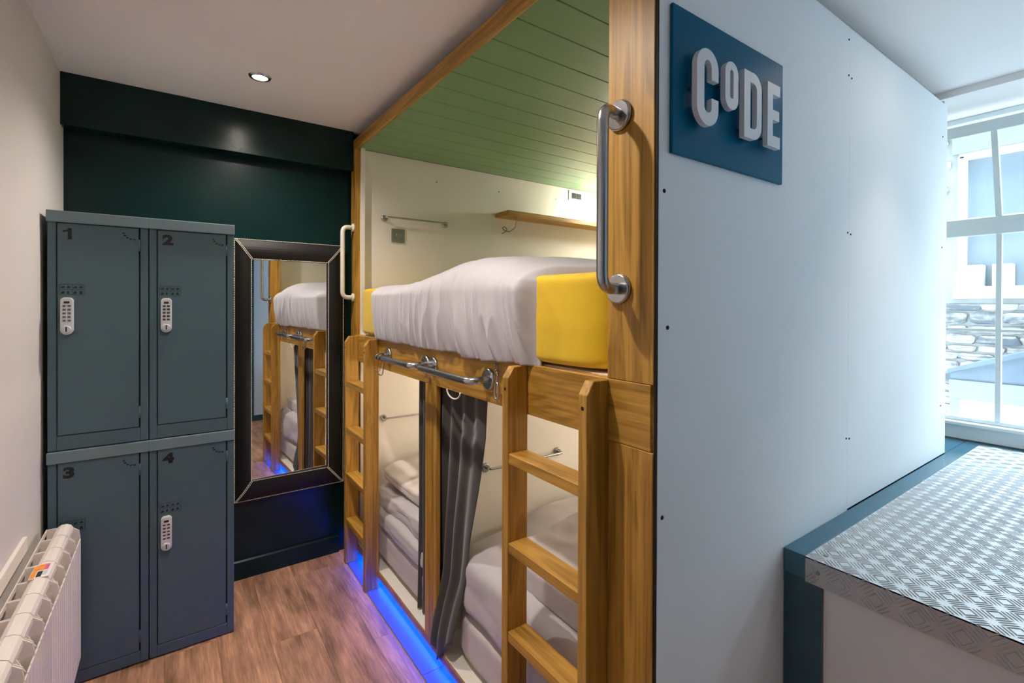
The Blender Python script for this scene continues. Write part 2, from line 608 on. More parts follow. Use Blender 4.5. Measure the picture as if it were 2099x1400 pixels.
# lower sash
box('sash_rail', (XR + 0.0, WY0 + 0.05, 1.822), (XR + 0.045, WY1 - 0.05, 1.888), wp, w1, bev=0.006)
box('sash_rail', (XR + 0.005, WY0 + 0.05, 0.862), (XR + 0.04, WY1 - 0.05, 0.882), wp, w1, bev=0.004)
for i, b in enumerate(BARS):
    box('glazing_bar', (XR + 0.008, b - 0.011, 0.88), (XR + 0.036, b + 0.011, 1.824), wp, w1, bev=0.004)
box('glazing_bar', (XR + 0.010, WY0 + 0.05, 1.330), (XR + 0.034, WY1 - 0.05, 1.346), wp, w1, bev=0.004)
ys = [WY0 + 0.05] + BARS[::-1] + [WY1 - 0.05]
for i in range(5):
    for za, zb in ((0.882, 1.332), (1.344, 1.824)):
        box('pane', (XR + 0.020, ys[i] + 0.008, za), (XR + 0.023, ys[i + 1] - 0.008, zb), M['glass'], w1)
# upper sash: a hopper tilted inwards at the top
TILT = Matrix.Translation((XR + 0.02, 0, 1.888)) @ Matrix.Rotation(-0.27, 4, 'Y') @ Matrix.Translation((-XR - 0.02, 0, -1.888))


def tbox(name, lo, hi, mat, bev=0.004):
    bm = bmesh.new()
    add_box(bm, lo, hi, bev, mat4=TILT)
    return link(name, bm, mat, w1)


tbox('hopper_rail', (XR, WY0 + 0.052, 1.888), (XR + 0.036, WY1 - 0.052, 1.915), wp)
tbox('hopper_rail', (XR, WY0 + 0.052, 2.330), (XR + 0.036, WY1 - 0.052, 2.385), wp)
for b in BARS:
    tbox('hopper_bar', (XR + 0.004, b - 0.0125, 1.915), (XR + 0.032, b + 0.0125, 2.33), wp)
for b in (WY0 + 0.07, WY1 - 0.07):
    tbox('hopper_stile', (XR, b - 0.018, 1.915), (XR + 0.036, b + 0.018, 2.33), wp)
for i in range(5):
    tbox('pane', (XR + 0.017, ys[i] + 0.008, 1.915), (XR + 0.020, ys[i + 1] - 0.008, 2.33), M['glass'], 0)


# ------------------------------------------------------------------ downlights
def downlight(x, y, label, watts, cone=146, blend=0.85):
    t = thing('downlight', (x, y, ZC - 0.012), label, 'ceiling light', 'recessed downlights')
    bm = bmesh.new()
    N = 28
    prof = [(0.030, ZC), (0.030, ZC - 0.004), (0.034, ZC - 0.008), (0.042, ZC - 0.006), (0.046, ZC)]
    rings = [[bm.verts.new((x + r * math.cos(2 * math.pi * k / N), y + r * math.sin(2 * math.pi * k / N), z)) for k in range(N)] for r, z in prof]
    for A, B in zip(rings, rings[1:]):
        for k in range(N):
            bm.faces.new([A[k], A[(k + 1) % N], B[(k + 1) % N], B[k]])
    link('bezel', bm, M['steel'], t, smooth=True)
    bm = bmesh.new()
    add_disc(bm, (x, y, ZC - 0.003), (0, 0, 1), 0.0295, 0.002)
    link('lens', bm, M['lamp'], t)
    d = bpy.data.lights.new('downlight_beam', 'SPOT')
    d.energy = watts
    d.color = WARM
    d.spot_size = math.radians(cone)
    d.spot_blend = blend
    d.shadow_soft_size = 0.028
    o = bpy.data.objects.new('downlight_beam', d)
    COL.objects.link(o)
    o.parent = t
    o.location = (0, 0, 0.0)


downlight(0.315, 2.392, 'bright round recessed ceiling downlight in front of the dark green wall', SPOT_W)
downlight(0.32, 1.155, 'round recessed ceiling downlight over the aisle near the camera', SPOT_W)
downlight(2.18, 0.27, 'round recessed ceiling downlight above the tread plate platform', SPOT_W * 0.45, cone=84, blend=1.0)

# ------------------------------------------------------------------ the built-in bunk
bunk = thing('bunk_bed', (1.9, 1.8, 0), 'built-in two-tier bunk with oak posts, sage green boarded ceiling and white end panel', 'bunk bed')
oz, oy, ox = M['oak_z'], M['oak_y'], M['oak_x']
ZR0, ZR1 = 1.133, 1.283      # oak rail between the tiers
ZG = 2.368                   # underside of the green boards
ZB = 0.090                   # top of the lower base
YE = 2.830                   # inner face of the far end wall
box('post', (XF, 0.685, ZR1), (XF + 0.075, 0.822, 2.40), oz, bunk, bev=0.0015, seg=1)
box('post', (XF, 0.685, 0.0), (XF + 0.075, 0.822, ZR0), oz, bunk, bev=0.0015, seg=1)
box('post', (XF, 2.805, 0.0), (XF + 0.03, YD - 0.032, ZG), oz, bunk, bev=0.0015, seg=1)
box('post', (XF, 1.750, ZB), (XF + 0.020, 1.852, ZR0), oz, bunk, bev=0.0015, seg=1)
box('rail', (XF, 0.692, ZR0 + 0.0006), (XF + 0.028, 2.804, ZR1 - 0.0006), oy, bunk, bev=0.0015, seg=1)
box('top_trim', (XF, 0.685, ZG - 0.008), (XF + 0.022, YD - 0.032, 2.416), oy, bunk, bev=0.0015, seg=1)
box('post_lining', (XF + 0.03, 2.795, 0.09), (XF + 0.055, 2.83, ZG), M['cream'], bunk, bev=0.002)
# green ceiling boards
yb0 = 1.1015 - 2 * 0.1437
for k in range(15):
    a = max(0.70, yb0 + k * 0.1437)
    b = min(YE, yb0 + (k + 1) * 0.1437)
    if b - a > 0.02:
        box('ceiling_board', (XF + 0.022, a + 0.001, ZG), (XE - 0.02, b - 0.001, ZG + 0.012), M['green'], bunk, bev=0.0022, seg=1)
box('roof_board', (XF + 0.022, 0.70, ZG + 0.013), (XE - 0.02, YD - 0.032, ZG + 0.03), M['gap'], bunk)
# inner walls
ew = box('end_wall', (XF + 0.055, YE, 0.06), (XE - 0.02, YE + 0.02, ZG), M['cream'], bunk)
box('back_wall', (XE - 0.02, 0.684, 0.0), (XE, YD - 0.032, 2.42), M['cream'], bunk)
box('near_wall', (XF + 0.075, 0.684, 0.06), (XE - 0.02, 0.70, ZG), M['cream'], bunk)
box('divider', (XF + 0.10, 1.785, ZB), (XE - 0.02, 1.805, 1.17), M['cream'], bunk)
box('upper_deck', (XF + 0.028, 0.70, 1.235), (XE - 0.02, YE, 1.285), M['cream'], bunk)
box('lower_deck', (XF + 0.004, 0.822, 0.058), (XE - 0.02, YE, ZB), M['cream'], bunk, bev=0.002)
box('deck_edging', (XF - 0.001, 0.823, 0.056), (XF + 0.004, 2.804, ZB - 0.001), oy, bunk, bev=0.001, seg=1)
box('plinth', (0.905, 0.70, 0.0), (0.925, YE, 0.058), M['panel'], bunk)
# white end panel in two sheets, screws
box('panel_joint', (XF + 0.003, YP + 0.0015, 0.0), (XF + 0.006, 0.6848, 2.39), M['gap'], bunk)
p1 = box('end_panel', (XF + 0.006, YP, 0.0), (1.868, YP + 0.006, 2.397), M['panel'], bunk)
p2 = box('end_panel', (1.8688, YP, 0.7715), (XE, YP + 0.006, 2.397), M['panel'], bunk)
p3 = box('panel_backing', (1.872, YP + 0.0055, 0.0), (XE, YP + 0.0068, 0.80), M['gap'], bunk)
box('panel_cap', (XF + 0.05, 0.722, 2.40), (XE, 0.742, ZC - 0.001), M['wall'], bunk)


def screw(px, pz, parent, r=0.0042, y=YP):
    bm = bmesh.new()
    add_disc(bm, (px, y + 0.001, pz), (0, -1, 0), r, 0.0028, seg=10, bev=0.001)
    link('screw', bm, M['gap'], parent, smooth=True)


for px_, pz_ in ((0.886, 1.712), (0.9, 1.41), (0.884, 0.99)):
    screw(px_, pz_, p1, 0.005)
for pz_ in (2.232, 1.704, 1.010, 2.352):
    screw(1.857, pz_ + 0.002, p1, 0.0035)
    if pz_ != 2.352:
        screw(1.881, pz_ - 0.002, p2, 0.0035)
for pz_ in (2.24, 1.73, 1.0):
    screw(2.90, pz_, p2, 0.004)
for a, b in ((1.393, 2.251), (1.877, 2.254), (2.40, 2.27)):
    bm = bmesh.new()
    add_disc(bm, (a, YE + 0.001, b), (0, -1, 0), 0.005, 0.003, seg=10, bev=0.001)
    link('screw', bm, M['dksteel'], ew)


def grab(name, pts, mat, flanges, axis, r=0.0125, fr=0.036, bend=0.035, label=None, parent=bunk, sc=None):
    bm = bmesh.new()
    add_tube(bm, round_path(pts, bend), r, 14)
    g = link(name, bm, mat, parent, smooth=False)
    for c in flanges:
        bm = bmesh.new()
        add_disc(bm, c, axis, fr, 0.012, seg=26, bev=0.004)
        link('flange', bm, mat, g)
    if label:
        g['label'] = label
    return g


XG = 0.788
grab('grab_bar', [(XF, 0.783, 1.905), (XG, 0.768, 1.905), (XG, 0.768, 1.498), (XF, 0.783, 1.498)], M['steel'], [(XF, 0.783, 1.905), (XF, 0.783, 1.498)], (-1, 0, 0), r=0.0135, label='tall steel grab bar on the near oak post')
grab('grab_bar', [(XF, 2.83, 1.905), (XG + 0.008, 2.822, 1.905), (XG + 0.008, 2.822, 1.498), (XF, 2.83, 1.498)], M['whitesteel'], [(XF, 2.83, 1.905), (XF, 2.83, 1.498)], (-1, 0, 0), r=0.0125, fr=0.024, label='white grab bar on the far oak post')
grab('grab_bar', [(XF, 2.262, 1.212), (XG, 2.262, 1.209), (XG, 1.838, 1.209), (XF, 1.838, 1.212)], M['steel'], [(XF, 2.262, 1.212), (XF, 1.838, 1.212)], (-1, 0, 0), label='horizontal steel grab bar on the rail by the far ladder')
grab('grab_bar', [(XF, 1.768, 1.212), (XG, 1.768, 1.209), (XG, 1.352, 1.209), (XF, 1.352, 1.212)], M['steel'], [(XF, 1.768, 1.212), (XF, 1.352, 1.212)], (-1, 0, 0), label='horizontal steel grab bar on the rail by the near ladder')
# towel rails on the inner walls
for z, y, xa, xb, nm in ((1.978, YE, 1.045, 1.452, 'upper bunk'), (0.772, YE, 1.045, 1.452, 'far lower bunk'), (0.748, 1.785, 1.115, 1.525, 'near lower bunk')):
    g = grab('towel_rail', [(xa, y, z), (xa, y - 0.045, z + 0.004), (xb, y - 0.045, z + 0.004), (xb, y, z)], M['steel'], [(xa, y, z), (xb, y, z)], (0, -1, 0), r=0.0055, fr=0.020, bend=0.012)
# shelf on the upper end wall, socket, switch
box('shelf', (1.845, YE - 0.16, 2.066), (XE - 0.021, YE, 2.098), ox, bunk, bev=0.0015, seg=1)
sk = box('socket_plate', (2.527, YE - 0.008, 2.276), (2.683, YE, 2.356), M['switch'], bunk, bev=0.003)
for k in range(2):
    box('socket_module', (2.556 + k * 0.052, YE - 0.011, 2.294), (2.604 + k * 0.052, YE - 0.007, 2.338), M['sticker_k'], sk, bev=0.001)
sw = box('light_switch', (1.088, YE - 0.009, 1.838), (1.174, YE, 1.922), M['brushplate'], bunk, bev=0.003)
bm = bmesh.new()
add_disc(bm, (1.131, YE - 0.009, 1.878), (0, -1, 0), 0.018, 0.010, seg=20, bev=0.003)
link('dimmer_knob', bm, M['brushplate'], sw)
# cable and hook under the shelf
bm = bmesh.new()
cab = [(1.93, YE - 0.14, 2.066), (1.935, YE - 0.13, 2.03), (1.932, YE - 0.12, 1.99), (1.91, YE - 0.08, 1.965), (1.88, YE - 0.06, 1.975), (1.872, YE - 0.05, 1.995), (1.885, YE - 0.05, 2.004), (1.905, YE - 0.06, 1.99), (1.90, YE - 0.05, 1.968), (1.875, YE - 0.04, 1.955)]
add_tube(bm, round_path(cab, 0.008, 3), 0.004, 8)
link('cable', bm, M['dksteel'], bunk)


def reading_lamp(x, y, z, label, watts):
    t = thing('reading_lamp', (x, y, z), label, 'lamp', 'bunk reading lamps')
    bm = bmesh.new()
    add_disc(bm, (XE - 0.02, y, z), (-1, 0, 0), 0.035, 0.014, bev=0.003)
    add_tube(bm, [(XE - 0.03, y, z), (x + 0.02, y, z)], 0.008)
    link('lamp_bracket', bm, M['steel'], t)
    bm = bmesh.new()
    bmesh.ops.create_uvsphere(bm, u_segments=20, v_segments=12, radius=0.038)
    bmesh.ops.translate(bm, verts=bm.verts, vec=(x, y, z))
    link('lamp_globe', bm, M['bulb'], t, smooth=True)
    d = bpy.data.lights.new('reading_lamp_light', 'POINT')
    d.energy = watts
    d.color = (1.0, 0.94, 0.86)
    d.shadow_soft_size = 0.045
    o = bpy.data.objects.new('reading_lamp_light', d)
    COL.objects.link(o)
    o.parent = t
    o.location = (-0.09, 0, 0)


reading_lamp(2.84, 2.55, 2.19, 'small lit globe lamp at the back of the upper bunk', 5.5)
reading_lamp(2.70, 2.20, 1.02, 'small lit globe lamp at the back of the far lower bunk', 12.5)
reading_lamp(2.70, 1.15, 1.02, 'small lit globe lamp at the back of the near lower bunk', 7.0)

# ------------------------------------------------------------------ blue light strip under the bunk
led = thing('light_strip', (0.887, 1.75, 0.05), 'glowing blue light strip under the bunk edge', 'light strip')
box('strip_channel', (0.880, 0.84, 0.0525), (0.898, 2.80, 0.058), M['steel'], led)
box('diode_tape', (0.883, 0.845, 0.0515), (0.893, 2.795, 0.0525), M['led'], led)
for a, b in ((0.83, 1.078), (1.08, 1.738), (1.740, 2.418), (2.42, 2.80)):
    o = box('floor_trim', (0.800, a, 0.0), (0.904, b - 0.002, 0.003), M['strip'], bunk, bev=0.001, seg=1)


# ------------------------------------------------------------------ ladders
def ladder(y0, y1, label):
    t = thing('ladder', ((0.79 + XF) / 2, (y0 + y1) / 2, 0), label, 'ladder', 'oak bunk ladders')
    xf, xb = 0.790, XF - 0.0005
    for a in (y0, y1 - 0.030):
        bm = bmesh.new()
        add_prism(bm, [(xb, 0.003), (xf, 0.003), (xf, 1.247), (xf + 0.022, 1.279), (xb, 1.279)], 'y', a, a + 0.030, bev=0.0015, seg=1)
        st = link('stile', bm, M['oak_z'], t)
        bm = bmesh.new()
        add_disc(bm, (xf + 0.0005, a + 0.015, 1.215), (-1, 0, 0), 0.005, 0.001, seg=10)
        link('screw_hole', bm, M['gap'], st)
    for z in (1.030, 0.771, 0.515, 0.262):
        box('rung', (xf + 0.002, y0 + 0.030, z - 0.030), (xb - 0.002, y1 - 0.030, z), M['oak_y'], t, bev=0.002, seg=1)
    return t


ladder(2.404, 2.766, 'oak ladder against the far end of the bunk beside the mirror')
ladder(0.817, 1.171, 'oak ladder against the near end of the bunk beside the large oak post')

# ------------------------------------------------------------------ upper bed
mt = soft_block('mattress', (0.866, 0.826, 1.286), (XE - 0.03, 2.79, 1.552), M['yellow'], None, e=0.10, amp=0.004, sc=4, n=40)
tag(mt, 'thick mattress in a bright yellow cover on the upper bunk', 'mattress')


def sstep(a, b, t):
    t = max(0.0, min(1.0, (t - a) / (b - a)))
    return t * t * (3 - 2 * t)


# white duvet draped over the mattress, tucked at both ends
bm = bmesh.new()
NU, NV = 300, 130
grid = []
for i in range(NU + 1):
    u = i / NU
    row = []
    for j in range(NV + 1):
        v = j / NV
        # profile: front hem -> up the front -> over the edge -> across the top
        y_far, y_near = 2.455, 1.095
        back = sstep(0.57, 0.74, v)
        y_far_v = y_far + 0.28 * back
        y_near_v = y_near - 0.24 * back
        y = y_far_v + (y_near_v - y_far_v) * u
        crest = 1.585 + 0.055 * math.exp(-((y - 1.50) / 0.34) ** 2) + 0.012 * math.sin(y * 5.0)
        hem = 1.280 + 0.008 * fbm(y, 0, 0, 7, 2.0)
        if v < 0.36:
            t = v / 0.36
            z = hem + (1.50 - hem) * t
            xx = 0.850 - 0.036 * math.sin(math.pi * (0.06 + 0.44 * t ** 0.8))
        elif v < 0.56:
            t = (v - 0.36) / 0.20
            a = t * math.pi / 2
            x0 = 0.850 - 0.036
            xx = x0 + 0.16 * (1 - math.cos(a))
            z = 1.50 + (crest - 0.018 - 1.50) * math.sin(a)
        else:
            t = (v - 0.56) / 0.44
            x0 = 0.850 - 0.036 + 0.16
            xx = x0 + t * 1.75
            z = crest - 0.018 + 0.018 * math.sin(min(1, t * 5) * math.pi / 2) - 0.03 * sstep(0.4, 1.0, t)
        # wrinkles: hanging folds on the front gather toward the near end
        fr = 1 - sstep(0.34, 0.58, v)
        ph = y + 0.10 * (1 - v) * (1 if y < 1.7 else -0.6)
        w = noise.noise(Vector((ph * 13.0, v * 1.6, 1.3))) + 0.6 * noise.noise(Vector((ph * 29.0, v * 3.0, 7.3)))
        den = 0.35 + 0.65 * sstep(2.3, 1.5, y)
        rid = max(0.0, 1 - abs(noise.noise(Vector((ph * 10.0 + 3.0, v * 1.2, 4.4)))) * 2.6) ** 1.5
        rid += 0.7 * max(0.0, 1 - abs(noise.noise(Vector((ph * 21.0 + 9.0, v * 1.8, 8.4)))) * 2.8) ** 1.5
        amp = 0.022 * fr * (1.25 - v * 1.5) * den
        xx -= amp * (0.45 * w + 0.65 * rid - 0.3)
        z += 0.004 * fbm(xx, y, z, 9, 4.0) * (1 if v > 0.4 else 0.3)
        # tuck the ends against the mattress
        e = min(sstep(0.0, 0.05, u), sstep(1.0, 0.965, u))
        front = 1 - sstep(0.42, 0.60, v)
        xx += (0.873 - xx) * (1 - e) * front
        z -= (1 - e) * 0.055 * sstep(0.34, 0.60, v)
        row.append(bm.verts.new((xx, y, z)))
    grid.append(row)
for i in range(NU):
    for j in range(NV):
        bm.faces.new([grid[i][j], grid[i + 1][j], grid[i + 1][j + 1], grid[i][j + 1]])
dv = link('duvet', bm, M['linen'], None, smooth=True)
sm = dv.modifiers.new('thickness', 'SOLIDIFY')
sm.thickness = 0.008
sm.offset = -1
tag(dv, 'puffy white duvet lying over the yellow mattress on the upper bunk', 'duvet')

# ------------------------------------------------------------------ lower beds
def bed_low(y0, y1, seed, where):
    m = soft_block('mattress', (0.905, y0, ZB + 0.001), (2.90, y1, 0.285), M['linen2'], None, e=0.22, amp=0.005, sc=4, seed=seed, n=30)
    tag(m, 'white sheeted mattress on the %s lower bunk' % where, 'mattress')
    return m


bed_low(1.86, 2.815, 1.0, 'far')
bed_low(0.835, 1.735, 3.0, 'near')


def folded(name, lo, hi, label, cat, seed, fold=0.02, e=0.3, amp=0.022, mat='linen', rot=0.0, sag=None, ridges=0.004):
    o = soft_block(name, lo, hi, M[mat], None, e=e, amp=amp, sc=3.2, seed=seed, n=30, ridges=ridges, rot=rot, sag=sag)
    tag(o, label, cat)
    return o


fd = thing('duvet', (1.32, 2.33, 0.27), 'folded white duvet on the far lower bunk left of the middle post', 'duvet')
soft_block('duvet_fold', (0.895, 1.875, 0.266), (1.75, 2.80, 0.372), M['linen'], fd, e=0.3, amp=0.018, sc=3.2, seed=5.0, n=30, ridges=0.004, sag=lambda p: 0.04 * sstep(1.0, 1.4, p.x))
soft_block('duvet_fold', (0.925, 1.87, 0.362), (1.72, 2.76, 0.470), M['linen'], fd, e=0.3, amp=0.024, sc=3.6, seed=6.3, n=30, ridges=0.005, sag=lambda p: 0.06 * sstep(1.0, 1.4, p.x) - 0.05 * sstep(2.2, 2.75, p.y))
folded('blanket', (0.98, 2.10, 0.458), (1.55, 2.74, 0.530), 'thin beige white blanket folded on top of the far lower duvet', 'blanket', 8.0, amp=0.03, mat='linen2', sag=lambda p: 0.06 * sstep(1.0, 1.4, p.x))
folded('pillow', (1.55, 2.30, 0.42), (2.05, 2.80, 0.66), 'white pillow at the end wall of the far lower bunk', 'pillow', 11.0, e=0.8, amp=0.01)
folded('duvet', (0.895, 0.855, 0.262), (1.80, 1.700, 0.520), 'thick folded white duvet on the near lower bunk seen through the ladder', 'duvet', 14.0, sag=lambda p: 0.06 * sstep(1.0, 1.5, p.x))
folded('towel', (0.955, 0.94, 0.50), (1.42, 1.42, 0.605), 'folded white towel lying on the near lower duvet behind the ladder', 'towel', 17.0, e=0.25, amp=0.012, sag=lambda p: 0.05 * sstep(1.0, 1.5, p.x))
folded('pillow', (1.70, 0.95, 0.46), (2.20, 1.65, 0.72), 'white pillow at the back of the near lower bunk', 'pillow', 19.0, e=0.8, amp=0.01)


# ------------------------------------------------------------------ curtains
def interp(tab, z):
    for (za, ya), (zb, yb) in zip(tab, tab[1:]):
        if za >= z >= zb:
            return ya + (yb - ya) * (za - z) / (za - zb)
    return tab[-1][1] if z < tab[-1][0] else tab[0][1]


def curtain(left, right, hem, folds, xc, label, amp0=0.012, amp1=0.016, seed=0.0):
    bm = bmesh.new()
    NU, NV = 110, 60
    g = []
    for i in range(NU + 1):
        u = i / NU
        row = []
        for j in range(NV + 1):
            v = j / NV
            zt, zb = 1.150, hem(u)
            z = zt + (zb - zt) * v
            yl, yr = interp(left, z), interp(right, z)
            wob = 0.42 * noise.noise(Vector((u * 3.4 + seed, v * 0.9, 0.4))) + 0.12 * noise.noise(Vector((u * 9.0 + seed, v * 2.0, 3.4)))
            y = yl + (yr - yl) * (u + 0.25 * wob * u * (1 - u) * 2)
            am = amp0 + (amp1 - amp0) * v
            fade = 1 - 0.55 * u
            xx = xc(z, y) + am * fade * math.sin(2 * math.pi * folds * (u ** 0.75) + seed + wob * 3) + 0.005 * noise.noise(Vector((u * 9, v * 3, seed)))
            row.append(bm.verts.new((xx, y, z)))
        g.append(row)
    for i in range(NU):
        for j in range(NV):
            bm.faces.new([g[i][j], g[i + 1][j], g[i + 1][j + 1], g[i][j + 1]])
    o = link('curtain', bm, M['curtain'], None, smooth=True)
    s = o.modifiers.new('thickness', 'SOLIDIFY')
    s.thickness = 0.003
    tag(o, label, 'curtain')
    return o


XCUR = lambda z, y: 0.908 - (0.052 if y < 1.76 else 0.0) * sstep(0.42, 0.10, z)
curtain([(1.2, 1.852), (0.0, 1.868)], [(1.2, 1.440), (1.12, 1.440), (0.98, 1.452), (0.775, 1.498), (0.594, 1.548), (0.293, 1.605), (0.0, 1.62)],
        lambda u: 0.100 - 0.050 * sstep(0.42, 0.55, u) + 0.12 * sstep(0.55, 1.0, u), 5.0, XCUR, 'long charcoal curtain gathered to the right of the middle oak post', seed=0.6)
curtain([(1.2, 2.005), (0.6, 2.0), (0.0, 2.01)], [(1.2, 1.865), (0.0, 1.872)], lambda u: 0.098, 3.0, XCUR, 'narrow gathered charcoal curtain to the left of the middle oak post', amp0=0.008, amp1=0.012, seed=2.1)
# cord loop hanging under the rail
bm = bmesh.new()
cp = [(XF - 0.004, 1.598 - 0.052 * math.cos(math.pi * k / 14) * -1 * -1, 1.137 - 0.030 * math.sin(math.pi * k / 14)) for k in range(15)]
add_tube(bm, cp, 0.0032, 8)
o = link('cord', bm, M['stitch'])
tag(o, 'small loop of cream cord hanging under the oak rail', 'cord')

# chain with snap hook, and hooks on the first grab bar
ch = thing('snap_hook', (XF - 0.012, 1.295, 1.14), 'small steel snap hook on a short chain by the near ladder', 'hook')
for k in range(4):
    bm = bmesh.new()
    zc = 1.275 - k * 0.017
    pl = [(0, math.cos(a) * 0.006, math.sin(a) * 0.011) if k % 2 else (math.cos(a) * 0.006, 0, math.sin(a) * 0.011) for a in [2 * math.pi * q / 12 for q in range(12)]]
    add_tube(bm, [(XF - 0.012 + p[0], 1.292 + p[1], zc + p[2]) for p in pl], 0.0022, 6, closed=True)
    link('chain_link', bm, M['dksteel'], ch)
bm = bmesh.new()
pl = [(0, math.cos(a) * 0.011, math.sin(a) * 0.027) for a in [2 * math.pi * q / 20 for q in range(20)]]
add_tube(bm, [(XF - 0.012, 1.292 + p[1], 1.182 + p[2]) for p in pl], 0.0036, 8, closed=True)
link('hook_body', bm, M['steel'], ch)
for yy, zz, lab in ((2.205, 0.0, 'dark S hook hanging on the far grab bar beside the ladder'), (2.165, -0.012, 'second dark S hook hanging on the far grab bar')):
    bm = bmesh.new()
    pts = []
    for q in range(11):
        a = math.pi * (1.15 - 1.15 * q / 10 * 1.0)
        pts.append((XG + 0.016 * math.cos(a), yy, 1.209 + 0.016 * math.sin(a)))
    for q in range(1, 9):
        pts.append((XG + 0.016 - 0.010 * (q / 8), yy, 1.209 - 0.055 * q / 8 + zz * q / 8))
    for q in range(1, 9):
        a = -math.pi * q / 8
        pts.append((XG + 0.006 - 0.010 + 0.010 * math.cos(a), yy, 1.154 + zz + 0.010 * math.sin(a)))
    add_tube(bm, pts, 0.003, 8)
    o = link('s_hook', bm, M['dksteel'])
    tag(o, lab, 'hook')

# ------------------------------------------------------------------ lockers
YL = 2.453


def locker(x0, x1, z0, z1, num, lock, label):
    t = thing('locker', ((x0 + x1) / 2, 2.68, z0), label, 'locker', 'grey numbered lockers')
    zc = z1 - 0.043            # underside of the cap
    dx0, dx1 = x0 + 0.026, x1 - 0.027
    dz0, dz1 = z0 + (0.056 if z0 > 0.5 else 0.047), zc - 0.002
    bm = bmesh.new()
    add_box(bm, (x0 + 0.001, YL + 0.014, z0), (x1 - 0.001, YD - 0.035, z1 - 0.004), 0.002, 1)      # carcass
    add_box(bm, (x0 + 0.001, YL, z0 + 0.002), (dx0, YL + 0.016, zc + 0.01), 0.002, 1)
    add_box(bm, (dx1, YL, z0 + 0.002), (x1 - 0.001, YL + 0.016, zc + 0.01), 0.002, 1)
    add_box(bm, (dx0, YL, z0 + 0.002), (dx1, YL + 0.016, dz0), 0.002, 1)
    body = link('body', bm, M['locker'], t)
    box('door_gap', (dx0, YL + 0.006, dz0), (dx1, YL + 0.0138, dz1 + 0.002), M['gap'], body)
    box('top_cap', (x0 - 0.001, YL - 0.012, zc), (x1 + 0.001, YD - 0.034, z1), M['lockcap'], t, bev=0.003)
    door = box('door', (dx0 + 0.003, YL - 0.002, dz0 + 0.003), (dx1 - 0.005, YL + 0.0065, dz1), M['locker'], t, bev=0.002)
    yf = YL - 0.002
    # hinges on the right edge
    for hz in (dz1 - 0.068, dz0 + 0.062):
        bm = bmesh.new()
        add_tube(bm, [(dx1 - 0.002, YL - 0.001, hz - 0.024), (dx1 - 0.002, YL - 0.001, hz + 0.024)], 0.0042, 8)
        link('hinge', bm, M['locker'], door)
    # number
    if num == '1':
        bm = bmesh.new()
        dg_ = [(0.014, 0.0), (0.026, 0.0), (0.026, 0.043), (0.016, 0.043), (0.012, 0.036), (0.0, 0.033), (0.0, 0.026), (0.014, 0.029)]
        bm.faces.new([bm.verts.new((a_, b_, 0)) for a_, b_ in dg_])
    else:
        bm = text_bm(num, 0.043, 0.055, 1.3)
    for v in bm.verts:
        v.co = Vector((dx0 + 0.018 + v.co.x, yf - 0.0006, dz1 - 0.060 + v.co.y))
    link('number', bm, M['black'], door)
    # little maker's mark of slanted dashes, top right
    bm = bmesh.new()
    for q, (a, b) in enumerate(((0.0, 0.0), (0.003, -0.008), (0.010, -0.015), (0.019, -0.019), (0.029, -0.020))):
        add_box(bm, (dx1 - 0.056 + a * 1.15, yf - 0.0006, dz1 - 0.026 + b * 1.15), (dx1 - 0.048 + a * 1.15, yf, dz1 - 0.0205 + b * 1.15))
    link('dash_mark', bm, M['black'], door)
    # instruction decal: outlined strip with two rows of small pictograms
    bm = bmesh.new()
    ax, az = dx0 + 0.009, (z0 + 0.588)
    for q in range(2):
        for k in range(4):
            w = (0.012, 0.007, 0.011, 0.010)[k] if q else (0.013, 0.010, 0.012, 0.011)[k]
            hh = 0.010 if q else 0.007
            x_ = ax + 0.003 + k * 0.0175
            z_ = az + 0.004 + (1 - q) * 0.022
            add_prism(bm, [(x_, z_), (x_ + w, z_ + 0.001), (x_ + w * 0.8, z_ + hh), (x_ + w * 0.25, z_ + hh * (1.0 if k % 2 else 0.7))], 'y', yf - 0.0006, yf)
    for z_ in (az, az + 0.021, az + 0.040):
        add_box(bm, (ax, yf - 0.0005, z_), (ax + 0.072, yf, z_ + 0.0008))
    for x_ in (ax, ax + 0.036, ax + 0.0712):
        add_box(bm, (x_, yf - 0.0005, az), (x_ + 0.0008, yf, az + 0.0408))
    link('instruction_decal', bm, M['black'], door)
    # keypad lock
    lx0, lz1 = dx0 + 0.013, z0 + 0.578
    lx1, lz0 = lx0 + 0.037, lz1 - 0.140
    r = 0.018
    pl = []
    cx = (lx0 + lx1) / 2
    for k in range(13):
        a = math.pi + math.pi * k / 12
        pl.append((cx + (lx1 - cx) * math.cos(a), lz0 + r + r * math.sin(a)))
    pl += [(lx1, lz1 - 0.008), (lx1 - 0.008, lz1), (lx0 + 0.008, lz1), (lx0, lz1 - 0.008)]
    bm = bmesh.new()
    add_prism(bm, pl, 'y', yf - 0.020, yf, bev=0.003)
    lk = link('keypad_lock', bm, M['lockgrey'], t)
    lk['label'] = 'silver keypad lock with push buttons and a turning knob'
    box('lock_display', (cx - 0.008, yf - 0.0215, lz1 - 0.022), (cx + 0.008, yf - 0.0195, lz1 - 0.014), M['black'], lk, bev=0.0005)
    for rr in range(5):
        for cc in range(2):
            bx = cx - 0.0125 + cc * 0.0145
            bz = lz1 - 0.036 - rr * 0.0138
            bm = bmesh.new()
            add_box(bm, (bx, yf - 0.0222, bz), (bx + 0.0105, yf - 0.0195, bz + 0.0085), 0.0012, 1)
            link('button', bm, M['steel'], lk)
            box('button_print', (bx + 0.002, yf - 0.0226, bz + 0.0024), (bx + 0.0085, yf - 0.0222, bz + 0.0062), M['black'], lk)
    bm = bmesh.new()
    add_disc(bm, (cx, yf - 0.0195, lz0 + 0.021), (0, -1, 0), 0.0135, 0.010, seg=20, bev=0.002)
